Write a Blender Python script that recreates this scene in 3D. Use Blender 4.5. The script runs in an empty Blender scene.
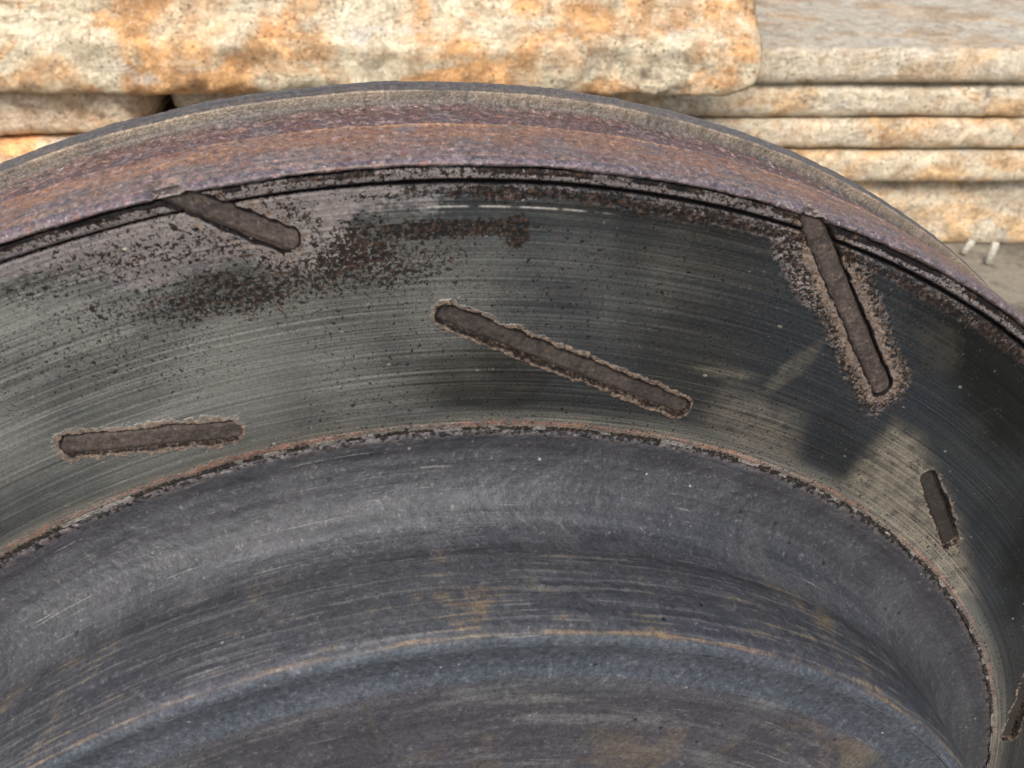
import bpy, math, numpy as np
from mathutils import Vector, Matrix
S = bpy.context.scene
C = S.collection
R = 0.165                                   # disc radius in metres
PITCH = math.radians(31.7087)
# ------------------------------------------------------------------ camera
CX, CY, CZ = -0.09075*R, 0.67944*R, -1.22245*R      # disc centre seen from the camera (right, forward, up)
H = 1.013*R + 1.22245*R                     # camera height: the disc stands on the ground
cam_d = bpy.data.cameras.new('camera'); cam = bpy.data.objects.new('camera', cam_d); C.objects.link(cam)
cam.location = (0, 0, H); cam.rotation_euler = (math.pi/2 - PITCH, 0, 0)
cam_d.sensor_width = 36; cam_d.lens = 36*937.2/1024; cam_d.clip_start = 0.01; cam_d.clip_end = 500
cam_d.dof.use_dof = True; cam_d.dof.focus_distance = 0.165; cam_d.dof.aperture_fstop = 48
S.camera = cam
# ------------------------------------------------------------------ world + sun (bright overcast)
SUN_EL, SUN_AZ = math.radians(45), math.radians(-168)   # azimuth of the sun from +Y towards +X
w = bpy.data.worlds.new("World"); S.world = w; w.use_nodes = True
wn = w.node_tree.nodes; bg = wn['Background']; sky = wn.new('ShaderNodeTexSky')
sky.sky_type = 'NISHITA'; sky.sun_disc = False; sky.sun_elevation = SUN_EL; sky.sun_rotation = SUN_AZ
sky.dust_density = 3.0; sky.air_density = 1.0
w.node_tree.links.new(sky.outputs[0], bg.inputs[0]); bg.inputs[1].default_value = 0.105
sd = bpy.data.lights.new('sun', 'SUN'); sun = bpy.data.objects.new('sun', sd); C.objects.link(sun)
sd.energy = 2.3; sd.angle = math.radians(22); sd.color = (1, 0.93, 0.82)
sv = Vector((math.sin(SUN_AZ)*math.cos(SUN_EL), math.cos(SUN_AZ)*math.cos(SUN_EL), math.sin(SUN_EL)))
sun.rotation_euler = sv.to_track_quat('Z', 'Y').to_euler(); sun.location = sv*3
S.view_settings.view_transform = 'Standard'; S.view_settings.look = 'None'
S.view_settings.exposure = 0.8; S.view_settings.gamma = 1

# ------------------------------------------------------------------ numpy noise
def _h(i, j, k, s):
    n = (i*374761393 + j*668265263 + k*2147483647 + s*1274126177).astype(np.int64) & 0xffffffff
    n = ((n ^ (n >> 13))*1274126177) & 0xffffffff
    n = ((n ^ (n >> 16))*2246822519) & 0xffffffff
    return ((n ^ (n >> 15)) & 0xffffff)/float(0xffffff)
def vnoise(x, y, z, s=0):
    x0 = np.floor(x); y0 = np.floor(y); z0 = np.floor(z)
    fx, fy, fz = x-x0, y-y0, z-z0
    x0 = x0.astype(np.int64); y0 = y0.astype(np.int64); z0 = z0.astype(np.int64)
    fx = fx*fx*(3-2*fx); fy = fy*fy*(3-2*fy); fz = fz*fz*(3-2*fz)
    r = 0
    for a in (0, 1):
        for b in (0, 1):
            for c in (0, 1):
                r = r + _h(x0+a, y0+b, z0+c, s)*(fx if a else 1-fx)*(fy if b else 1-fy)*(fz if c else 1-fz)
    return r*2-1
def fbm(x, y, z=None, f=1.0, o=4, s=0, g=0.5):
    if z is None: z = np.zeros_like(x)
    r = 0; a = 1; t = 0
    for k in range(o):
        r = r + a*vnoise(x*f+k*7.3, y*f-k*3.1, z*f+k*1.7, s+k); t += a; a *= g; f *= 2.03
    return r/t
def ss(a, b, x):
    t = np.clip((x-a)/(b-a), 0, 1); return t*t*(3-2*t)

# ------------------------------------------------------------------ mesh helpers
def grid_mesh(name, P, attrs, mat, parent=None, flip=False):
    """P: (rows, cols, 3) sheet of vertices"""
    n, m = P.shape[:2]
    me = bpy.data.meshes.new(name)
    me.vertices.add(n*m); me.vertices.foreach_set('co', P.reshape(-1).astype(np.float32))
    idx = np.arange(n*m).reshape(n, m)
    q = np.stack([idx[:-1, :-1], idx[:-1, 1:], idx[1:, 1:], idx[1:, :-1]], -1)
    if flip: q = q[..., ::-1]
    q = q.reshape(-1); k = len(q)//4
    me.loops.add(len(q)); me.loops.foreach_set('vertex_index', q.astype(np.int32))
    me.polygons.add(k); me.polygons.foreach_set('loop_start', (np.arange(k)*4).astype(np.int32))
    me.polygons.foreach_set('loop_total', np.full(k, 4, np.int32))
    me.polygons.foreach_set('use_smooth', np.ones(k, bool))
    me.update(calc_edges=True)
    for an, v in attrs.items():
        if v.ndim == 3:
            a = me.attributes.new(an, 'FLOAT_VECTOR', 'POINT'); a.data.foreach_set('vector', v.reshape(-1).astype(np.float32))
        else:
            a = me.attributes.new(an, 'FLOAT', 'POINT'); a.data.foreach_set('value', v.reshape(-1).astype(np.float32))
    me.materials.append(mat)
    o = bpy.data.objects.new(name, me); C.objects.link(o)
    if parent: o.parent = parent
    return o
VIS = (math.radians(-14), math.radians(138))
def thetas(nd=2500, nc=300):
    a = np.linspace(VIS[0], VIS[1], nd); b = np.linspace(VIS[1], VIS[0]+2*math.pi, nc)[1:]
    return np.concatenate([a, b])
def resample(prof, n):
    p = np.array(prof, float); d = np.r_[0, np.cumsum(np.hypot(*(p[1:]-p[:-1]).T))]
    t = np.linspace(0, d[-1], n)
    return np.interp(t, d, p[:, 0]), np.interp(t, d, p[:, 1]), t, d
def smooth(v, k):
    if k < 2: return v
    w_ = np.hanning(k+2)[1:-1]; w_ /= w_.sum()
    return np.convolve(np.pad(v, k, mode='edge'), w_, 'same')[k:-k]
def lathe(name, prof, n, nd, nc, mat, parent, hf, sm=0):
    """surface of revolution about local z, displaced along the profile normal by hf -> (height, attrs); all in units of R"""
    r, z, s, d = resample(prof, n)
    r = smooth(r, sm); z = smooth(z, sm)
    tr, tz = np.gradient(r), np.gradient(z); L = np.hypot(tr, tz)+1e-9
    nr, nz = tz/L, -tr/L
    th = thetas(nd, nc)
    T, Rr = np.meshgrid(th, r); Z = np.repeat(z[:, None], len(th), 1); Ss = np.repeat(s[:, None], len(th), 1)
    x, y = Rr*np.cos(T), Rr*np.sin(T)
    h, at = hf(T, Rr, Z, Ss, x, y)
    rr = Rr + nr[:, None]*h; zz = Z + nz[:, None]*h
    P = np.stack([rr*np.cos(T), rr*np.sin(T), zz], -1)*R
    at['polar'] = np.stack([T*0.8, Rr, Ss], -1)
    return grid_mesh(name, P, at, mat, parent, flip=False)

# ------------------------------------------------------------------ shader helpers
class NT:
    def __init__(s, name):
        s.m = bpy.data.materials.new(name); s.m.use_nodes = True; s.t = s.m.node_tree
        s.b = s.t.nodes['Principled BSDF']
    def n(s, ty, **k):
        o = s.t.nodes.new('ShaderNode'+ty)
        for a, v in k.items(): setattr(o, a, v)
        return o
    def l(s, a, b):
        if isinstance(a, (int, float, tuple)): b.default_value = a
        else: s.t.links.new(a, b)
    def attr(s, name, vec=False):
        o = s.n('Attribute', attribute_name=name); return o.outputs['Vector' if vec else 'Fac']
    def math(s, op, a, b=0.0, clamp=False):
        o = s.n('Math', operation=op, use_clamp=clamp); s.l(a, o.inputs[0]); s.l(b, o.inputs[1]); return o.outputs[0]
    def mul(s, a, b): return s.math('MULTIPLY', a, b)
    def add(s, a, b): return s.math('ADD', a, b)
    def step(s, a, lo, hi):
        o = s.n('MapRange', interpolation_type='SMOOTHSTEP'); s.l(a, o.inputs[0]); s.l(lo, o.inputs[1]); s.l(hi, o.inputs[2]); return o.outputs[0]
    def mix(s, f, a, b):
        o = s.n('Mix', data_type='RGBA'); s.l(f, o.inputs[0])
        for v, i in ((a, 6), (b, 7)): s.l(v+(1,) if isinstance(v, tuple) and len(v) == 3 else v, o.inputs[i])
        return o.outputs[2]
    def mixf(s, f, a, b):
        o = s.n('Mix', data_type='FLOAT'); s.l(f, o.inputs[0]); s.l(a, o.inputs[2]); s.l(b, o.inputs[3]); return o.outputs[0]
    def scale(s, v, sc, off=(0, 0, 0)):
        o = s.n('Mapping'); s.l(v, o.inputs[0]); o.inputs['Scale'].default_value = sc; o.inputs['Location'].default_value = off; return o.outputs[0]
    def noise(s, v, sc=1.0, det=4.0, rough=0.55, dist=0.0):
        o = s.n('TexNoise'); s.l(v, o.inputs['Vector']); o.inputs['Scale'].default_value = sc
        o.inputs['Detail'].default_value = det; o.inputs['Roughness'].default_value = rough; o.inputs['Distortion'].default_value = dist
        return o.outputs[0]
    def vor(s, v, sc, rnd=1.0, feature='F1'):
        o = s.n('TexVoronoi', feature=feature); s.l(v, o.inputs['Vector']); o.inputs['Scale'].default_value = sc; o.inputs['Randomness'].default_value = rnd
        return o
    def obj(s, k=1.0):
        o = s.n('TexCoord').outputs['Object']; return s.scale(o, (k, k, k))
    def bump(s, h, st=0.3, d=0.001, prev=None):
        o = s.n('Bump'); o.inputs['Strength'].default_value = st; o.inputs['Distance'].default_value = d; s.l(h, o.inputs['Height'])
        if prev: s.l(prev, o.inputs['Normal'])
        return o.outputs[0]
    def grain(s, col, v, sc, amt, off=(0, 0, 0)):
        g = s.noise(s.scale(v, (1, 1, 1), off), sc, 2, .7); d = s.step(g, .50, .36); l = s.step(g, .50, .64)
        k = s.add(s.add(1.0, s.mul(l, amt)), s.mul(d, -amt*.8))
        o = s.n('VectorMath', operation='SCALE'); s.l(col, o.inputs[0]); s.l(k, o.inputs['Scale']); return o.outputs[0]
    def out(s, col, rough, metal=0.0, normal=None, spec=0.5, aniso=0.0):
        b = s.b; s.l(col+(1,) if isinstance(col, tuple) else col, b.inputs['Base Color']); s.l(rough, b.inputs['Roughness']); s.l(metal, b.inputs['Metallic'])
        s.l(spec, b.inputs['Specular IOR Level'])
        if normal: s.l(normal, b.inputs['Normal'])
        if aniso:
            s.l(aniso, b.inputs['Anisotropic'])
            tg = s.n('Tangent', direction_type='RADIAL', axis='Z'); s.l(tg.outputs[0], b.inputs['Tangent'])
        return s.m

K = 1/R
# --- worn friction face
def mat_friction():
    t = NT('worn_steel'); pol = t.attr('polar', True); ob = t.obj(K)
    s1 = t.noise(t.scale(pol, (1.5, 340, 0)), 1, 5, 0.7)        # fine turning marks
    s2 = t.noise(t.scale(pol, (1.6, 70, 0), (3, 1, 0)), 1, 4, 0.6)   # broad turning marks
    s3 = t.noise(t.scale(pol, (9, 620, 0), (1, 5, 0)), 1, 3, 0.6)
    cl = t.noise(ob, 5, 4, 0.55, 0.4); fine = t.noise(ob, 260, 4, 0.7); med = t.noise(ob, 60, 4, 0.6)
    base = t.mix(t.step(s2, .32, .68), (.031, .036, .040), (.056, .060, .060))
    base = t.mix(t.mul(t.step(s1, .44, .62), .40), base, (.125, .126, .116))
    base = t.mix(t.mul(t.step(s1, .50, .36), .50), base, (.036, .038, .040))
    base = t.mix(t.mul(t.step(t.noise(ob, 3.2, 2), .38, .56), .55), base, (.036, .050, .070))
    base = t.mix(t.mul(t.attr('stain_reflect'), .92), base, (.012, .014, .014))  # real dark stain plus dark reflections, both as base colour
    hz = t.mul(t.attr('haze_reflect'), t.step(t.add(t.mul(cl, .6), t.mul(s1, .5)), .34, .60))
    base = t.mix(t.mul(hz, .85), base, (.36, .37, .35))  # reflected sky mixed in as paler grey
    res = t.mul(t.attr('tan_reflect'), t.step(t.add(t.mul(s1, .5), t.mul(med, .5)), .30, .58))
    base = t.mix(t.mul(res, .72), base, (.32, .285, .225))  # reflected tan shapes mixed into the base colour
    # dull brown-violet rust film
    fcol = t.mix(t.step(cl, .35, .65), (.118, .104, .108), (.178, .160, .158))
    fcol = t.mix(t.mul(t.step(fine, .52, .68), .5), fcol, (.30, .25, .22))
    fm = t.step(t.add(t.add(t.attr('film'), t.mul(t.add(t.noise(ob, 34, 5, .65), -.5), 1.3)), t.add(t.mul(t.add(fine, -.5), 1.2), t.mul(t.add(s1, -.5), .5))), .22, .78)
    col = t.mix(t.mul(fm, .86), base, fcol)
    # crumbly tan crust round the slots
    cm = t.step(t.add(t.attr('crust'), t.mul(t.add(t.noise(ob, 130, 4, .65), -.5), 2.2)), .36, .60)
    ccol = t.mix(t.step(fine, .40, .62), (.055, .041, .034), (.185, .134, .100))
    col = t.mix(t.mul(cm, .9), col, ccol)
    # red line and black pits along the inner border
    rm = t.step(t.add(t.attr('redline'), t.mul(t.add(fine, -.5), 2.6)), .35, .75)
    col = t.mix(t.mul(rm, .92), col, t.mix(t.step(med, .4, .6), (.090, .042, .032), (.175, .088, .064)))
    # dark specks: pits of all sizes, thick where the mask is high
    sa = t.noise(ob, 250, 3, .62, .3); sb = t.noise(ob, 520, 2, .6)
    sp = t.attr('speck')
    th = t.mixf(sp, .650, .41)
    pa = t.step(t.math('SUBTRACT', t.math('MAXIMUM', sa, t.mul(sb, .97)), th), 0.0, .035)
    pa = t.mul(pa, t.step(sp, .02, .12))
    col = t.mix(t.mul(pa, .96), col, t.mix(t.step(fine, .48, .64), (.009, .008, .008), (.050, .031, .022)))
    # a few pale grit grains
    v = t.vor(t.scale(pol, (60, 90, 0)), 1); gr = t.mul(t.step(v.outputs['Distance'], .16, .07), t.step(t.noise(ob, 38, 2), .60, .66))
    col = t.mix(t.mul(gr, .8), col, (.42, .40, .35))
    gp = t.step(t.add(t.attr('gap'), t.mul(t.add(fine, -.5), 1.2)), .35, .6); col = t.mix(t.mul(gp, .93), col, (.008, .007, .008))
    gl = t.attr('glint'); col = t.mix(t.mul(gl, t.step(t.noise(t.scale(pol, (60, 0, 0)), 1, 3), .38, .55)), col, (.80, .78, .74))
    col = t.grain(col, ob, 420, .20); col = t.grain(col, t.scale(pol, (.012, 1, 0)), 420, .26)
    cover = t.math('MAXIMUM', t.math('MAXIMUM', fm, cm), t.math('MAXIMUM', rm, pa))
    metal = t.mixf(cover, .72, .05)
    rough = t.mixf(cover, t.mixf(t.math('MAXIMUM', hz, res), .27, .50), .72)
    hh = t.add(t.mul(s3, .35), t.mul(s1, .65))
    nb = t.bump(hh, .22, .00018)
    nb = t.bump(t.add(t.mul(t.mul(cover, fine), 1.2), t.mul(pa, -1.0)), .45, .0003, nb)
    return t.out(col, rough, metal, nb, t.mixf(t.math('MAXIMUM', pa, gp), .45, .08), .65)
def mat_slot(k=1.0):
    t = NT('slot_dirt'); ob = t.obj(K)
    a = t.noise(ob, 45, 5, .65, .5); f = t.noise(ob, 240, 4, .7)
    c = t.mix(t.step(a, .36, .62), (.030, .024, .023), (.062, .048, .042))
    c = t.mix(t.mul(t.step(f, .54, .66), .40), c, (.16, .12, .095))
    c = t.mix(t.mul(t.step(f, .44, .34), .8), c, (.014, .012, .012))
    c = t.grain(c, ob, 400, .25)
    if k < 1: c = t.mix(1-k, c, (.014, .013, .013))
    return t.out(c, .8, .05, t.bump(t.add(f, a), .4, .0004), .35)
# --- rusty rim
def mat_rim():
    t = NT('rusty_rim'); pol = t.attr('polar', True); ob = t.obj(K); sep = t.n('SeparateXYZ'); t.l(ob, sep.inputs[0]); z = sep.outputs[2]
    st = t.noise(t.scale(pol, (2.5, 0, 150)), 1, 4, .6); st2 = t.noise(t.scale(pol, (7, 0, 60), (2, 0, 3)), 1, 4, .6)
    med = t.noise(ob, 26, 4, .6); fine = t.noise(ob, 170, 4, .7); grit = t.noise(ob, 380, 2, .6)
    zz = t.add(z, t.add(t.mul(t.add(st2, -.5), .030), t.mul(t.add(fine, -.5), .012)))
    cr = t.n('ValToRGB'); t.l(t.step(zz, -.185, .012), cr.inputs[0]); e = cr.color_ramp.elements
    def lin(c): return (*c, 1)
    stops = [(.0, (.105, .092, .078)), (.150, (.118, .102, .085)), (.175, (.112, .070, .058)), (.45, (.118, .062, .050)), (.52, (.120, .062, .046)), (.56, (.225, .115, .066)),
             (.70, (.235, .118, .060)), (.80, (.185, .108, .074)), (.90, (.150, .106, .098)), (.95, (.112, .094, .112)), (1.0, (.080, .062, .062))]
    e[0].position, e[0].color = 0, lin(stops[0][1]); e[1].position, e[1].color = 1, lin(stops[-1][1])
    for p_, c_ in stops[1:-1]:
        x = e.new(p_); x.color = lin(c_)
    # map z linearly instead of smoothstep
    mr = t.n('MapRange'); t.l(zz, mr.inputs[0]); mr.inputs[1].default_value = -.185; mr.inputs[2].default_value = .012; t.l(mr.outputs[0], cr.inputs[0])
    col = cr.outputs[0]
    col = t.mix(t.mul(t.step(med, .48, .62), .70), col, t.mix(t.step(st, .4, .6), (.085, .076, .078), (.18, .145, .128)))
    col = t.mix(t.mul(t.step(st, .50, .66), .6), col, (.27, .165, .095))
    col = t.mix(t.mul(t.step(fine, .47, .38), .60), col, (.040, .027, .027))
    col = t.mix(t.mul(t.step(fine, .53, .64), .6), col, (.30, .215, .215))
    sp2 = t.noise(t.scale(ob, (1, 1, 1), (9, 4, 2)), 120, 3, .7); col = t.mix(t.mul(t.step(sp2, .57, .65), .40), col, (.165, .150, .155)); col = t.mix(t.mul(t.step(sp2, .42, .37), .55), col, (.17, .065, .045))
    e1 = t.attr('edge'); col = t.mix(t.mul(e1, t.step(st2, .35, .6)), col, (.36, .22, .13))
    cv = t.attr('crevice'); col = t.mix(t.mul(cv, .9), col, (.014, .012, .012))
    lp = t.attr('lip'); lcol = t.mix(t.step(fine, .4, .6), (.085, .07, .068), (.20, .165, .155)); col = t.mix(lp, col, lcol)
    bk = t.step(z, -.150, -.156); col = t.mix(t.mul(bk, .75), col, t.mix(t.step(st, .35, .65), (.066, .058, .050), (.120, .105, .090)))
    e2 = t.attr('tan_edge'); col = t.mix(t.mul(e2, t.step(t.noise(t.scale(pol, (16, 0, 0)), 1, 3), .35, .55)), col, (.30, .235, .165))
    gl = t.mul(t.step(grit, .64, .70), t.mixf(bk, 1.0, .25)); col = t.mix(t.mul(gl, .55), col, (.60, .52, .50))
    col = t.grain(col, ob, 430, .30); col = t.grain(col, ob, 150, .20, (3, 1, 4))
    metal = t.mixf(lp, .18, .05)
    rough = t.mixf(t.step(fine, .4, .6), .42, .7)
    nb = t.bump(t.add(fine, t.mul(grit, .5)), .6, .0005)
    nb = t.bump(st, .35, .0004, nb)
    return t.out(col, rough, metal, nb, .55)
# --- hat
def mat_hat():
    t = NT('cast_iron_hat'); pol = t.attr('polar', True); ob = t.obj(K)
    st = t.noise(t.scale(pol, (2.2, 0, 55)), 1, 5, .62, .3); st2 = t.noise(t.scale(pol, (5, 0, 190), (2, 0, 1)), 1, 4, .65)
    big = t.noise(ob, 3.0, 3, .5); med = t.noise(ob, 14, 5, .62, .5); fine = t.noise(ob, 170, 4, .72)
    col = t.mix(t.step(st, .36, .64), (.031, .033, .040), (.053, .056, .065))
    col = t.mix(t.mul(t.step(med, .44, .66), .40), col, (.072, .074, .080))
    col = t.mix(t.mul(t.step(big, .45, .62), .35), col, (.060, .054, .078))
    rg = t.attr('shade_ring'); col = t.mix(t.mul(rg, .48), col, (.022, .019, .027))  # occlusion shade put into the hat colour
    wl = t.attr('wear')                                     # scraped brighter zone towards the shoulder
    col = t.mix(t.mul(t.mul(t.step(st2, .50, .62), wl), .40), col, (.155, .157, .160))
    col = t.mix(t.mul(t.mul(t.step(t.noise(t.scale(pol, (7, 0, 300), (5, 0, 2)), 1, 3, .5), .63, .67), t.step(t.noise(ob, 9, 2), .48, .56)), .32), col, (.30, .295, .28))
    col = t.mix(t.mul(t.mul(t.step(st2, .48, .36), wl), .6), col, (.048, .050, .058))
    oc = t.mul(wl, t.step(t.add(t.mul(med, .6), t.mul(st2, .4)), .53, .64)); col = t.mix(t.mul(oc, .6), col, (.21, .145, .070))
    ol = t.step(t.add(t.attr('orange'), t.mul(t.add(t.noise(t.scale(pol, (14, 0, 120)), 1, 3), -.5), 2.4)), .50, .95)
    col = t.mix(t.mul(t.mul(ol, t.step(t.noise(ob, 16, 4, .6), .38, .60)), .62), col, (.22, .150, .085))
    bl = t.attr('blue'); col = t.mix(t.mul(bl, .55), col, t.mix(t.step(fine, .4, .65), (.046, .062, .086), (.078, .098, .126)))
    fc = t.attr('face'); fo = t.step(t.noise(ob, 8, 5, .65, .6), .55, .68)
    col = t.mix(t.mul(t.mul(fc, fo), .35), col, (.17, .13, .075))
    col = t.mix(t.mul(t.mul(fc, t.step(t.noise(t.scale(pol, (4, 40, 0)), 1, 5, .7), .50, .66)), .45), col, (.165, .168, .172))
    col = t.mix(t.mul(t.step(fine, .45, .34), .65), col, (.028, .028, .032))
    col = t.mix(t.mul(t.step(fine, .57, .70), .35), col, (.23, .22, .21))
    v = t.vor(ob, 55); dots = t.mul(t.step(v.outputs['Distance'], .10, .04), t.step(t.noise(ob, 21, 2), .58, .64)); col = t.mix(t.mul(dots, .6), col, (.45, .43, .38))
    v2 = t.vor(t.scale(ob, (1, 1, 1), (3, 2, 7)), 42); d2 = t.mul(t.step(v2.outputs['Distance'], .13, .06), t.step(t.noise(ob, 17, 2), .54, .60)); col = t.mix(t.mul(d2, .9), col, (.012, .012, .013))
    pt = t.attr('pits'); pk = t.mul(t.step(t.add(t.mul(t.noise(ob, 150, 2, .5), 1), t.mul(t.add(pt, -1), .25)), .49, .54), t.step(pt, .05, .4))
    crs = t.mul(t.step(pt, .05, .5), t.step(fine, .36, .56)); col = t.mix(t.mul(crs, .7), col, (.075, .060, .060)); col = t.mix(pk, col, (.010, .009, .010))
    col = t.grain(col, ob, 420, .26); col = t.grain(col, ob, 160, .12, (3, 1, 4))
    nb = t.bump(fine, .45, .0004); nb = t.bump(t.add(st, t.mul(st2, .6)), .35, .0004, nb); nb = t.bump(t.mul(pk, -1), .6, .0006, nb)
    return t.out(col, t.mixf(t.step(med, .4, .6), .50, .66), .25, nb, .5)
# --- stone
def mat_stone(name, seed, light, dark, rust, amt=.5):
    t = NT(name); ob = t.obj(1.0); ob = t.scale(ob, (1, 1, 1), (seed*1.37, seed*.71, seed*2.13))
    big = t.noise(t.scale(ob, (1, 1, 1.5)), 16, 5, .6, .6); med = t.noise(ob, 42, 5, .65, .4); fine = t.noise(ob, 190, 4, .7); gr = t.noise(ob, 520, 2, .6)
    col = t.mix(t.step(t.add(t.mul(fine, .45), t.mul(med, .55)), .40, .56), dark, light)
    col = t.mix(t.mul(t.step(big, .52-.12*amt, .68-.1*amt), .90*min(1, amt+.35)), col, t.mix(t.step(med, .42, .58), rust, tuple(min(1, c*1.75) for c in rust)))
    col = t.mix(t.mul(t.step(t.noise(ob, 28, 4, .6, .4), .58, .70), .6), col, (.42, .41, .38))
    col = t.mix(t.mul(t.step(t.noise(ob, 75, 4, .65), .60, .70), .6), col, (.13, .105, .085))
    col = t.mix(t.mul(t.step(gr, .60, .70), .5), col, (.70, .64, .54)); col = t.mix(t.mul(t.step(gr, .42, .32), .5), col, (.13, .10, .08))
    col = t.grain(col, ob, 420, .16); col = t.grain(col, ob, 110, .14, (3, 1, 4))
    pv = t.vor(ob, 210); pits = t.mul(t.step(pv.outputs['Distance'], .30, .16), t.step(t.noise(ob, 60, 3), .50, .58)); col = t.mix(t.mul(pits, .75), col, (.10, .065, .04))
    rb = t.mul(t.step(t.noise(t.scale(ob, (1, 1, .6)), 55, 5, .7, .3), .55, .63), .32*amt+.05); col = t.mix(rb, col, (.30, .145, .06))
    ck = t.noise(t.scale(ob, (1, 1, 2.4)), 22, 6, .7, 1.2); cr_ = t.step(t.math('ABSOLUTE', t.add(ck, -.5)), .016, .0); col = t.mix(t.mul(t.mul(cr_, t.step(t.noise(ob, 13, 3), .50, .60)), .5), col, (.12, .085, .06))
    nb = t.bump(t.add(t.mul(med, .8), t.add(t.mul(fine, .4), t.mul(cr_, -.15))), .8, .003); nb = t.bump(gr, .25, .0005, nb)
    return t.out(col, .88, 0.0, nb, .3)
def mat_ground():
    t = NT('dusty_concrete'); ob = t.obj(1.0)
    a = t.noise(ob, 6, 5, .6, .5); f = t.noise(ob, 160, 5, .7); m = t.noise(ob, 35, 4, .6)
    c = t.mix(t.step(a, .4, .6), (.120, .108, .088), (.23, .205, .165)); c = t.mix(t.mul(t.step(f, .5, .66), .5), c, (.31, .28, .23))
    c = t.mix(t.mul(t.step(m, .55, .66), .5), c, (.065, .06, .052)); c = t.mix(t.mul(t.step(f, .44, .34), .6), c, (.05, .045, .04))
    return t.out(c, .9, 0, t.bump(t.add(f, m), .7, .002), .3)
M_SD, M_S2 = mat_slot(.25), mat_slot(.7)
M_FR, M_SL, M_RIM, M_HAT = mat_friction(), mat_slot(), mat_rim(), mat_hat()

# ================================================================== SETTING
def tag(o, label=None, cat=None, group=None, kind=None):
    for k_, v in (('label', label), ('category', cat), ('group', group), ('kind', kind)):
        if v: o[k_] = v
    return o
def ground():
    n = 260
    u = np.linspace(-1, 1, n); g = np.sign(u)*(np.abs(u)**5*40 + np.abs(u)*.9)
    X, Y = np.meshgrid(g, g+.6)
    near = np.exp(-(X**2+(Y-.6)**2)/4)
    Z = fbm(X, Y, None, 9, 5, 11)*.0022*near - .0022*near
    return grid_mesh('ground', np.stack([X, Y, Z], -1), {}, mat_ground())
tag(ground(), kind='structure')

def stone(name, x0, x1, y0, y1, z0, z1, rad, mat, res=.0035, amp=.002, seed=0, shape=None, ey=None):
    """rounded block: cross-section in (y, z) rounded by rad, stretched along x, ends rounded, surface roughened"""
    hy, hz = (y1-y0)/2, (z1-z0)/2; cy, cz = (y0+y1)/2, (z0+z1)/2; rad = min(rad, hz*.98)
    sec = []
    na = 9
    for (sy, sz, a0) in ((-1, -1, 180), (1, -1, 270), (1, 1, 0), (-1, 1, 90)):
        for k in range(na):
            a = math.radians(a0+90*k/(na-1)); sec.append((sy*(hy-rad)+rad*math.cos(a), sz*(hz-rad)+rad*math.sin(a)))
    sec.append(sec[0]); sec = np.array(sec)
    d = np.r_[0, np.cumsum(np.hypot(*(sec[1:]-sec[:-1]).T))]
    # fine steps on the front half, coarse on the hidden back
    ts = []; t_ = 0
    while t_ < d[-1]:
        ts.append(t_); yy = np.interp(t_, d, sec[:, 0]); t_ += res if yy < -hy+.12 else .02
    ts.append(d[-1]); ts = np.array(ts)
    Y = np.interp(ts, d, sec[:, 0]); Z = np.interp(ts, d, sec[:, 1])
    nx = int((x1-x0)/res); xs = np.linspace(x0, x1, nx)
    er = rad*.9; e = np.minimum(xs-x0, x1-xs); ins = np.where(e < er, er-np.sqrt(np.maximum(0, er**2-(er-e)**2)), 0)
    # inset the section near the ends
    fy = (hy-ins)/hy; fz = (hz-ins*np.minimum(1, hz/rad))/hz
    P = np.stack([np.repeat(xs[None], len(ts), 0), Y[:, None]*fy[None], Z[:, None]*fz[None]], -1)
    # close the ends
    cL = P[:, :1].copy(); cL[..., 1:] = 0; cR = P[:, -1:].copy(); cR[..., 1:] = 0
    P = np.concatenate([cL, P, cR], 1)
    P[..., 1] += cy; P[..., 2] += cz
    N = np.stack([np.zeros_like(P[..., 0]), P[..., 1]-cy, (P[..., 2]-cz)], -1)
    # rounded-box normal
    qy = np.clip(N[..., 1], -(hy-rad), hy-rad); qz = np.clip(N[..., 2], -(hz-rad), hz-rad)
    N[..., 1] -= qy; N[..., 2] -= qz; N /= np.linalg.norm(N, axis=-1, keepdims=True)+1e-9
    x, y, z = P[..., 0], P[..., 1], P[..., 2]
    h = amp*(fbm(x, y, z, 14, 3, seed)*1.2+fbm(x, y, z, 70, 4, seed+20)*.7)
    if shape is not None: P[..., 1] += shape(x, y, z)
    P = P + N*h[..., None]
    if ey is not None: P[..., 0] += ey(x, y, z)*ss(x0+.1, x1, x)
    c0 = np.array([(x0+x1)/2, cy, z0])
    o = grid_mesh(name, P-c0, {}, mat, flip=False); o.location = c0
    return o
# five thin slabs stacked behind the disc, round nosed
LT, DK, RU = (.54, .47, .355), (.40, .335, .245), (.31, .20, .105)
F = .845
edges = [.1895, .1580, .1262, .0978, .0665]
grp = 'thin stone slabs stacked behind the disc'
info = [('topmost thin stone slab, its grey weathered top in view', 3, (.47, .43, .35), .35),
        ('second thin stone slab from the top of the stack, ending under the rough block', 7, (.52, .465, .365), .6),
        ('third thin stone slab from the top, rust spotted round front edge', 12, (.51, .45, .35), .75),
        ('fourth thin stone slab from the top, lying on the thick bottom stone', 18, (.52, .455, .34), .75)]
for i, (lb, sdn, lt, am) in enumerate(info):
    zt, zb = edges[i], edges[i+1]
    x0 = .02+(i % 2)*.012; x1 = .95-.03*((i*7) % 3)
    o = stone('stone_slab', x0, x1, F+.004*((i*5) % 3-1), F+.55, zb+.0006, zt-.0006, .0095, mat_stone('stone_slab', sdn, lt, DK, RU, am), amp=.0011, seed=sdn)
    tag(o, lb, 'stone slab', grp)
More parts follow.
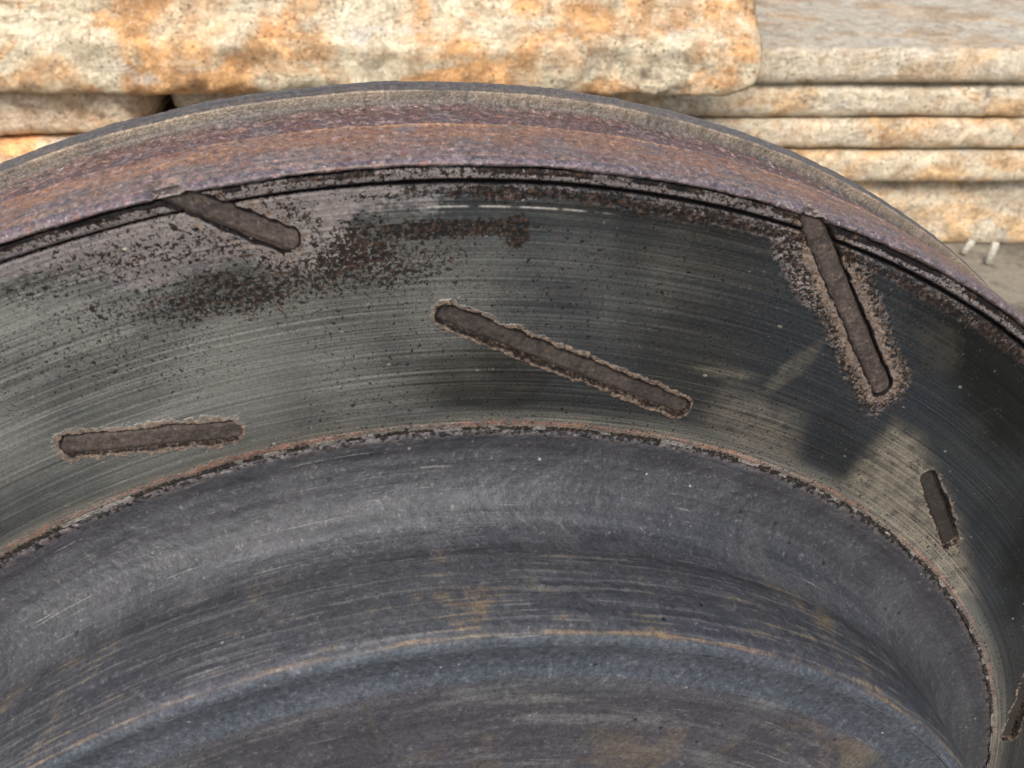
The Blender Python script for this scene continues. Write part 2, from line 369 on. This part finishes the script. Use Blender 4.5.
o = stone('foundation_stone', .015, 1.0, F+.016, F+.56, -.004, .0659, .012, mat_stone('foundation_stone', 25, (.52, .46, .36), (.34, .28, .20), (.38, .235, .11), .35), amp=.0018, seed=25)
tag(o, 'thick tan stone at the bottom of the slab stack, resting on the ground', 'stone')
# left stack under the block
o = stone('stone_slab', -.95, -.284, .707, 1.30, .1505, .1893, .014, mat_stone('stone_slab', 31, (.66, .55, .42), (.48, .36, .25), (.33, .21, .12), .5), amp=.003, seed=31)
tag(o, 'shaded tan stone slab directly under the left end of the rough block', 'stone slab')
o = stone('stone_slab', -.95, -.19, .705, 1.30, .070, .1500, .014, mat_stone('stone_slab', 36, (.68, .54, .38), (.52, .34, .20), (.46, .22, .09), .8), amp=.003, seed=36)
tag(o, 'orange tinted lower stone slab at the far left beside the disc', 'stone slab')
o = stone('foundation_stone', -1.0, -.05, .712, 1.30, -.004, .0695, .014, mat_stone('foundation_stone', 38, (.5, .43, .33), (.3, .24, .17), (.4, .22, .1), .5), amp=.003, seed=38)
tag(o, 'bottom stone on the ground at the left, mostly hidden behind the disc', 'stone')
o = stone('stone_fragment', -.276, -.206, .755, 1.2, .1505, .1860, .02, mat_stone('stone_fragment', 41, (.62, .56, .46), (.40, .34, .26), (.3, .2, .12), .2), amp=.004, seed=41)
tag(o, 'small grey stone wedged in the dark gap under the rough block', 'stone')
# the big rough block on top
def blockshape(x, y, z):
    front = ss(.76, .70, y)
    up = ss(.225, .246, z + .004*fbm(x, x*0, None, 9, 3, 91))
    lump = fbm(x, z*1.3, None, 11, 4, 90)
    return front*(up*.022 + .35*np.maximum(0, z-.24) + lump*.016)
def blockend(x, y, z):
    return fbm(y, z, None, 12, 3, 55)*.006 - .02*ss(.205, .185, z)
o = stone('stone_block', -1.05, .172, .672, 1.02, .1900, .37, .015, mat_stone('stone_block', 50, (.53, .475, .355), (.38, .32, .225), (.33, .175, .070), .9), res=.0025, amp=.0035, seed=50, shape=blockshape, ey=blockend)
tag(o, 'big rough rust-stained yellow stone block lying on top of the stacks, overhanging the disc', 'stone block')

# two white pegs on the ground at the right
def peg(loc, h, rx, ry, label):
    pr = [(0, 0), (.0026, 0), (.0034, .0006), (.0034, h-.0012), (.0028, h-.0003), (.0018, h), (0, h)]
    th = np.linspace(0, 2*math.pi, 25)
    P = np.array([[(r*math.cos(a), r*math.sin(a), z) for a in th] for r, z in pr])
    t = NT('white_plastic'); ob = t.obj(1.0)
    m = t.out(t.mix(t.step(t.noise(ob, 300, 4), .45, .62), (.34, .32, .27), (.55, .53, .47)), .5, 0, t.bump(t.noise(ob, 500, 3), .2, .0004))
    o = grid_mesh('peg', P, {}, m); o.location = loc; o.rotation_euler = (rx, ry, 0)
    tag(o, label, 'peg', 'white pegs on the ground')
peg((.4366, .838, .000), .015, 0.1, .35, 'short white peg tilted to the right, next to the disc edge')
peg((.4516, .817, -.001), .022, 0.05, .07, 'upright white peg, the right and taller one of the two')

# ================================================================== BRAKE DISC
disc = bpy.data.objects.new('brake_disc', None); C.objects.link(disc)
nw = Vector((.168059, -.985777, 0)).normalized(); lx = Vector((.985777, .168059, 0)).normalized()
disc.matrix_world = Matrix(((lx.x, 0, nw.x, CX), (lx.y, 0, nw.y, CY), (0, 1, 0, H+CZ), (0, 0, 0, 1)))
disc.empty_display_size = .05
tag(disc, 'worn rusty slotted brake disc with dark hat standing in front of the stones', 'brake disc')

# slots: two ends and half width, in the plane of the face (units of R)
SL = [((-.167, .9855), (-.0830, .9405), .0088, 'film'),
      ((.0375, .8650), (.2470, .7530), .0088, 'rim'),
      ((-.2760, .7715), (-.1510, .7715), .0092, 'rim'),
      ((.3435, .9330), (.4480, .7540), .0086, 'film'),
      ((.5260, .6350), (.5765, .5430), .0088, 'thin'),
      ((.7520, .3300), (.7570, .1800), .0095, 'thin')]
def seg(x, y, a, b, w0=0, w1=0):
    ax, ay = a; dx, dy = b[0]-ax, b[1]-ay; L2 = dx*dx+dy*dy
    t = np.clip(((x-ax)*dx+(y-ay)*dy)/L2, 0, 1)
    return np.hypot(x-ax-t*dx, y-ay-t*dy), t
def blob(x, y, cx, cy, rx, ry, rot=0, wob=.25, s=0, soft=.35):
    c, s_ = math.cos(rot), math.sin(rot); u = ((x-cx)*c+(y-cy)*s_)/rx; v = (-(x-cx)*s_+(y-cy)*c)/ry
    return ss(1+soft, 1-soft, np.hypot(u, v)+wob*fbm(x, y, None, 22, 4, s)*1.6)
def poly(x, y, pts, soft):
    """convex polygon mask (counter-clockwise)"""
    d = np.full_like(x, 1e9)
    for (ax, ay), (bx, by) in zip(pts, pts[1:]+pts[:1]):
        L = math.hypot(bx-ax, by-ay); d = np.minimum(d, ((bx-ax)*(y-ay)-(by-ay)*(x-ax))/L)
    return ss(-soft, soft, d)

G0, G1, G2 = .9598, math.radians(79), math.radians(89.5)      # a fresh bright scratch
def friction(T, Rr, Z, Ss, x, y):
    wx = fbm(x, y, None, 60, 3, 1)*.0035; wy = fbm(x, y, None, 60, 3, 2)*.0035; wob = fbm(x, y, None, 160, 3, 3)
    h = np.zeros_like(x); crust = np.zeros_like(x); film = np.zeros_like(x); speck = np.zeros_like(x); res = np.zeros_like(x)
    big = fbm(x, y, None, 9, 4, 5); gap = np.zeros_like(x); gn = fbm(x, y, None, 120, 3, 91)
    for i, (a, b, w_, kd) in enumerate(SL):
        d, t = seg(x, y, a, b)
        ds = d-w_+wob*.0018+wx*(.9 if i in (1, 2, 4) else .5)
        h -= (.005 if i == 2 else .010)*ss(.0009, -.0009, ds)
        dm = d-w_+wob*.002+wx
        if kd == 'rim':
            cr = ss(.0065+.002*big, .0028, np.maximum(dm, 0)) if i == 1 else .80*ss(.0125+.006*big, .001, np.maximum(dm, 0))
        elif kd == 'film':
            wdt = .023 if i == 3 else .020
            cr = .72*ss(wdt+.014*big, wdt*.35, np.maximum(dm, 0))
            if i == 0: cr = cr*.62*ss(0., .4, t+.0)
            film = np.maximum(film, ss(wdt*1.35, wdt*.5, dm+.016*big)*(1 if i == 3 else .8))
            speck = np.maximum(speck, (.70 if i == 3 else .5)*ss(wdt*1.5, wdt*.7, dm+.012*big)*ss(wdt*.1, wdt*.6, dm))
        else:
            cr = .62*ss(.009, .0005, np.maximum(dm, 0))
        crust = np.maximum(crust, cr*ss(-.0012, .0002, ds))
        if i in (0, 3): gap = np.maximum(gap, ss(.0021, .0007, np.abs(ds-.0011+.0012*gn))*ss(-.35, .05, gn+big*.3+(.3 if i in (0, 3) else 0)))
        # dark broken line where the wall meets the face
        speck = np.maximum(speck, .95*ss(.0022, .0002, np.abs(ds-.0006)))
    h += .0004*ss(.0, .9, crust)*(1+.9*fbm(x, y, None, 190, 3, 6))
    # violet-brown film: upper left shore and the whole outer border
    r = Rr; bd = fbm(T*.9, r, None, 14, 4, 8)
    upl = blob(x, y, -.150, .955, .150, .036, 0.17, .40, 9, .75)
    upl = np.maximum(upl, blob(x, y, -.070, .934, .052, .022, -.35, .35, 10, .6))
    film = np.maximum(film, 1.1*upl)
    film = np.maximum(film, .85*ss(.958, .972, r+bd*.010)*(.62+.38*ss(math.radians(93), math.radians(99), T))); film = np.maximum(film, .85*ss(.979, .983, r))
    # speckles
    below = blob(x, y, -.100, .900, .125, .024, .10, .35, 12, .7)*.74
    below = np.maximum(below, blob(x, y, -.035, .922, .050, .022, .5, .3, 13, .6)*.85)
    below = np.maximum(below, blob(x, y, .045, .940, .060, .0085, -.03, .25, 14, .5)*1.0)
    below = np.maximum(below, blob(x, y, .096, .934, .012, .014, 0, .25, 14, .5)*1.0)
    below = np.maximum(below, blob(x, y, -.200, .930, .10, .020, .2, .35, 15, .7)*.45)
    below = np.maximum(below, .28*blob(x, y, -.22, .86, .10, .05, .2, .35, 16, .6))
    speck = np.maximum(speck, below)
    speck = np.where(r > .9725, np.minimum(speck, .34+.0*r), speck); speck = np.maximum(speck, .85*ss(.958, .969, r+bd*.010)*ss(math.radians(103), math.radians(95), T)*ss(.982, .972, r)*ss(1.1, .2, upl*1.0)); speck = np.maximum(speck, .42*ss(.9805, .983, r))
    speck = np.maximum(speck, .20*(fbm(x, y, None, 6, 3, 18) > -.1))
    # tan reflections painted into the face colour
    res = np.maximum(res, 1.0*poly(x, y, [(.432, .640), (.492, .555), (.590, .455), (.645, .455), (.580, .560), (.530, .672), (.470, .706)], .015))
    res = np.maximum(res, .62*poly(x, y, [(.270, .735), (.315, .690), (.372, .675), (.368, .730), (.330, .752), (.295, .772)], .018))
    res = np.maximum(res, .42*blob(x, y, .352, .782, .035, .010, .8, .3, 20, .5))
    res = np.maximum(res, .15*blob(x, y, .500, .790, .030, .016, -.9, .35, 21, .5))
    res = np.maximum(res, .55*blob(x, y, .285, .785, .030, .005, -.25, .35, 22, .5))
    res = np.maximum(res, .55*ss(.775, .757, r+.006*bd))  # paler band along the inner border, same mask
    haze_reflect = blob(x, y, -.270, .885, .140, .042, .2, .3, 23, .8)  # left side paler: sky reflection painted as lighter colour
    haze_reflect = np.maximum(haze_reflect, .80*blob(x, y, -.22, .82, .30, .090, .15, .25, 24, .8))
    haze_reflect = np.maximum(haze_reflect, .45*ss(.785, .76, r))
    stain_reflect = blob(x, y, .060, .800, .062, .033, -.05, .22, 25, .22)
    stain_reflect = np.maximum(stain_reflect, .35*poly(x, y, [(.375, .640), (.410, .612), (.445, .640), (.440, .690), (.405, .735), (.380, .720)], .012))
    stain_reflect = np.maximum(stain_reflect, .95*blob(x, y, .58, .75, .17, .052, -.92, .25, 26, .5)*(1-.8*ss(.2, .6, res)))  # dark reflection right of the slot, painted into the colour
    stain_reflect = np.maximum(stain_reflect, .5*blob(x, y, .20, .94, .16, .012, -.2, .25, 27, .6))
    stain_reflect = np.maximum(stain_reflect, .9*blob(x, y, .700, .500, .11, .06, -1.1, .3, 28, .5))  # same painted dark reflection, further down the right side
    # faint turning ridges
    ridge = vnoise(r*420, T*.6, r*0, 30)*.00016 + vnoise(r*140, T*.4, r*0, 31)*.00018
    h += ridge*ss(.5, .0, crust)
    # inner border: red line then crumbly dark edge
    q = r+.0018*fbm(T*40, r*30, None, 1, 3, 33)
    red = .85*ss(.7630, .7590, q)*ss(.7535, .756, q)*(.72+.5*fbm(T*16, r*40, None, 1, 3, 35))
    edge = ss(.7560, .7530, q)
    speck = np.maximum(speck, .98*edge*(fbm(T*60, r*60, None, 1, 2, 34) > -.25))
    film = np.maximum(film, edge*.55)
    # outer worn step and lip
    gw = .0009+.0014*ss(math.radians(101), math.radians(88), T)*(.75+.5*fbm(T*9, r*0, None, 1, 3, 94)); stp = np.exp(-((r-.9790-.0004*gn)/gw)**2)
    h -= .0065*stp; gap = np.maximum(gap, stp*(.55+.45*ss(math.radians(104), math.radians(92), T)))
    lipm = ss(.9810, .9830, r)*ss(.9915, .9895, r)
    h += lipm*(.0012+.0020*np.maximum(0, fbm(T*90, r*90, None, 1, 3, 36)))
    speck = np.maximum(speck, .98*ss(.9775, .9785, r+.0006*bd)*ss(.9815, .9803, r+.0012*bd))
    speck = np.maximum(speck, (.50+.45*(fbm(T*30, r*24, None, 1, 3, 37) > .02))*ss(.9855, .9875, r+.002*fbm(T*50, r*20, None, 1, 2, 38)))
    h -= .0012*(speck > .6)*(np.abs(fbm(x, y, None, 130, 2, 39)) > .22)*ss(.94, .96, r)*.5
    h += .0006*film*.6*fbm(x, y, None, 170, 3, 40)
    gap = np.maximum(gap, ss(.9868, .9880, r+.0016*fbm(T*34, r*14, None, 1, 3, 92))*ss(-.05, .12, fbm(T*22, r*10, None, 1, 3, 93)))
    for a, b, w_, kd in SL:
        d, t = seg(x, y, a, b); k = ss(.0004, -.0012, d-w_)
        h = h*(1-k) - (.006 if w_ == .0092 else .012)*k; speck = speck*(1-k); gap = gap*(1-ss(-.0008, -.0022, d-w_))
    return h, dict(crust=crust, film=film, speck=speck, tan_reflect=res, haze_reflect=haze_reflect, stain_reflect=stain_reflect, redline=red, gap=np.clip(gap, 0, 1), glint=np.exp(-((r-G0)/.0006)**2)*ss(G1, G1+.04, T)*ss(G2, G2-.05, T))
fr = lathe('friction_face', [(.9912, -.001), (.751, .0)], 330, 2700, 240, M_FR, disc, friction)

# slot floors: thin packed-dirt beds, one per slot
for i, (a, b, w_, kd) in enumerate(SL):
    L = math.hypot(b[0]-a[0], b[1]-a[1]); ux, uy = (b[0]-a[0])/L, (b[1]-a[1])/L
    W_ = w_+.0012; nu, nv = int((L+2*W_)/.0012), int(2*W_/.0012)+1
    u = np.linspace(-W_, L+W_, nu); v = np.linspace(-1, 1, nv); U, V = np.meshgrid(u, v)
    half = np.where(U < 0, np.sqrt(np.maximum(W_**2-U**2, 1e-9)), np.where(U > L, np.sqrt(np.maximum(W_**2-(U-L)**2, 1e-9)), W_))
    V = V*half
    x = a[0]+U*ux-V*uy; y = a[1]+U*uy+V*ux
    dep = {0: -.0028, 1: -.0048, 2: -.0006, 3: -.0032, 4: -.0070, 5: -.0070}[i]
    edge = ss(.55, 1.0, np.abs(V)/W_)
    h = dep - .0022*edge + .0008*fbm(x, y, None, 55, 4, 60+i) + .0005*fbm(x, y, None, 220, 2, 70+i)
    q = np.hypot(x, y); h = h-.004*ss(.990, .998, q); g = np.minimum(1, .9975/q); x = x*g; y = y*g
    grid_mesh('slot', np.stack([x, y, h], -1)*R, {}, M_SL if i in (0, 2, 3) else M_S2 if i == 1 else M_SD, disc)

# outer rim: rusty shoulder, pitted middle band, raised back band
def rim(T, Rr, Z, Ss, x, y):
    wz = fbm(T*6, Z*6, None, 1, 3, 44)*.006
    e1 = np.exp(-((Z+.0790+wz*.5)/.0016)**2); e2 = np.exp(-((Z+.1540+wz*.25)/.0018)**2)
    pit = ss(-.084, -.090, Z+wz*.5)*ss(-.150, -.146, Z)
    cx, cy = T*1.0, Z
    h = .0007*fbm(cx, cy, None, 60, 4, 45)+.0006*fbm(cx, cy, None, 220, 3, 46)
    h += pit*(.0028*fbm(cx, cy, None, 90, 4, 47)-.0012)
    h += .0016*e1 - .0012*ss(-.079, -.083, Z+wz*.5)
    h += .0012*fbm(cx*.25, cy, None, 110, 3, 48)*ss(-.085, -.07, Z)
    h += ss(-.150, -.156, Z)*.0012*fbm(cx*1.2, cy*.3, None, 18, 4, 49)
    notch = np.zeros_like(h)
    for i in (0, 3):
        a, b, w_, kd = SL[i]; d, t = seg(x, y, a, b); notch = np.maximum(notch, ss(.0022, -.0022, d-w_+.0010+.0012*fbm(x, y, None, 160, 3, 52))*ss(-.020, -.010, Z))
    h = h-.0045*notch
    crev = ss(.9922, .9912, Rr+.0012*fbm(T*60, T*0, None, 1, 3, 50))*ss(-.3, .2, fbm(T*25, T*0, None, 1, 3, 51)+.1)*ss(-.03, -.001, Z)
    return h, dict(edge=e1*.9, tan_edge=.8*np.exp(-((Z+.1560)/.0012)**2), crevice=crev*(1-notch), lip=notch)
rimprof = [(.960, -.181), (1.000, -.181), (1.0120, -.1800), (1.0132, -.1785), (1.0125, -.168), (1.0105, -.1575), (1.0095, -.1555), (.9995, -.1540), (.9980, -.1500), (.9990, -.084), (1.0005, -.079),
           (1.0015, -.060), (1.0010, -.030), (1.0000, -.012), (.9985, -.001), (.9965, .0035), (.9945, .0040), (.9928, .0020), (.9915, -.0030), (.9905, -.0120)]
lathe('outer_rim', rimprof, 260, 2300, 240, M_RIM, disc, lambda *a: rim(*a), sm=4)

# back of the disc, plain machined face
def plain(T, Rr, Z, Ss, x, y):
    z = np.zeros_like(x); return .0004*fbm(x, y, None, 30, 3, 77), {k: z for k in ('crust', 'film', 'tan_reflect', 'haze_reflect', 'stain_reflect', 'redline', 'glint', 'gap')} | {'speck': z+.3}
lathe('back_plate', [(.44, -.1795), (1.002, -.1795)], 40, 500, 120, M_FR, disc, plain)

# hat: fillet, wall and rolled shoulder
def hat(T, Rr, Z, Ss, x, y):
    n1 = fbm(T*8, Z*60, None, 1, 4, 80)
    pits = ss(.0165, .0075, Ss+.003*n1)
    wear = ss(.045, .075, Z+.015*n1)*ss(.162, .15, Z)
    orange = np.exp(-((Ss-hat.sd+.001)/.0030)**2)
    h = .0010*fbm(T*.9, Ss, None, 30, 4, 81)+.0005*fbm(x, y, Z, 120, 3, 82) + .0010*fbm(T*.35, Ss, None, 60, 3, 83)
    h -= .0014*pits*ss(.05, .25, fbm(T*.9, Ss, None, 150, 3, 84))
    blue = ss(hat.sd+.001, hat.sd+.004, Ss+.001*n1)
    shade_ring = np.maximum(.9*np.exp(-((Rr-.7330+.0010*n1)/.0055)**2), .55*np.exp(-((Rr-.709+.002*n1)/.008)**2))*(Z < .04) + .7*np.exp(-((Z-.058)/.008)**2)  # dark rings paint the shade of the fillet and neck
    return h, dict(shade_ring=shade_ring, pits=pits, wear=wear, orange=orange, blue=blue, face=np.zeros_like(h))
hatprof = [(.7530, -.0060), (.7505, .0005), (.7465, .0015), (.7400, .0000), (.7310, .0000), (.7170, .0020), (.7030, .0060), (.6910, .0120), (.6800, .0210), (.6720, .0320), (.6670, .0430), (.6640, .0520),
           (.6630, .0600), (.6645, .0680), (.6645, .0900), (.6635, .1150), (.6620, .1350), (.6600, .1480), (.6565, .1555), (.6500, .1585), (.6440, .1585)]
_d = np.array(hatprof); hat.sd = float(np.cumsum(np.hypot(*(_d[1:]-_d[:-1]).T))[17])
def rev(fn): return fn
# profiles run outside-in so that normals face outwards
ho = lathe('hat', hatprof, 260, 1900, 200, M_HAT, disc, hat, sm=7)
# mounting face with a shallow turned groove, a part of the hat
def face(T, Rr, Z, Ss, x, y):
    n1 = fbm(T*8, Rr*60, None, 1, 4, 86)
    z = np.zeros_like(x)
    h = .0010*fbm(T*.8, Rr, None, 30, 4, 87)+.0005*fbm(x, y, None, 120, 3, 88)
    blue = ss(.602, .610, Rr+.004*n1)
    return h, dict(shade_ring=.75*np.exp(-((Rr-.636)/.006)**2), pits=z, wear=z, orange=np.exp(-((Rr-.600)/.003)**2)*.0, blue=blue, face=1-blue)  # ring term paints shade into the groove
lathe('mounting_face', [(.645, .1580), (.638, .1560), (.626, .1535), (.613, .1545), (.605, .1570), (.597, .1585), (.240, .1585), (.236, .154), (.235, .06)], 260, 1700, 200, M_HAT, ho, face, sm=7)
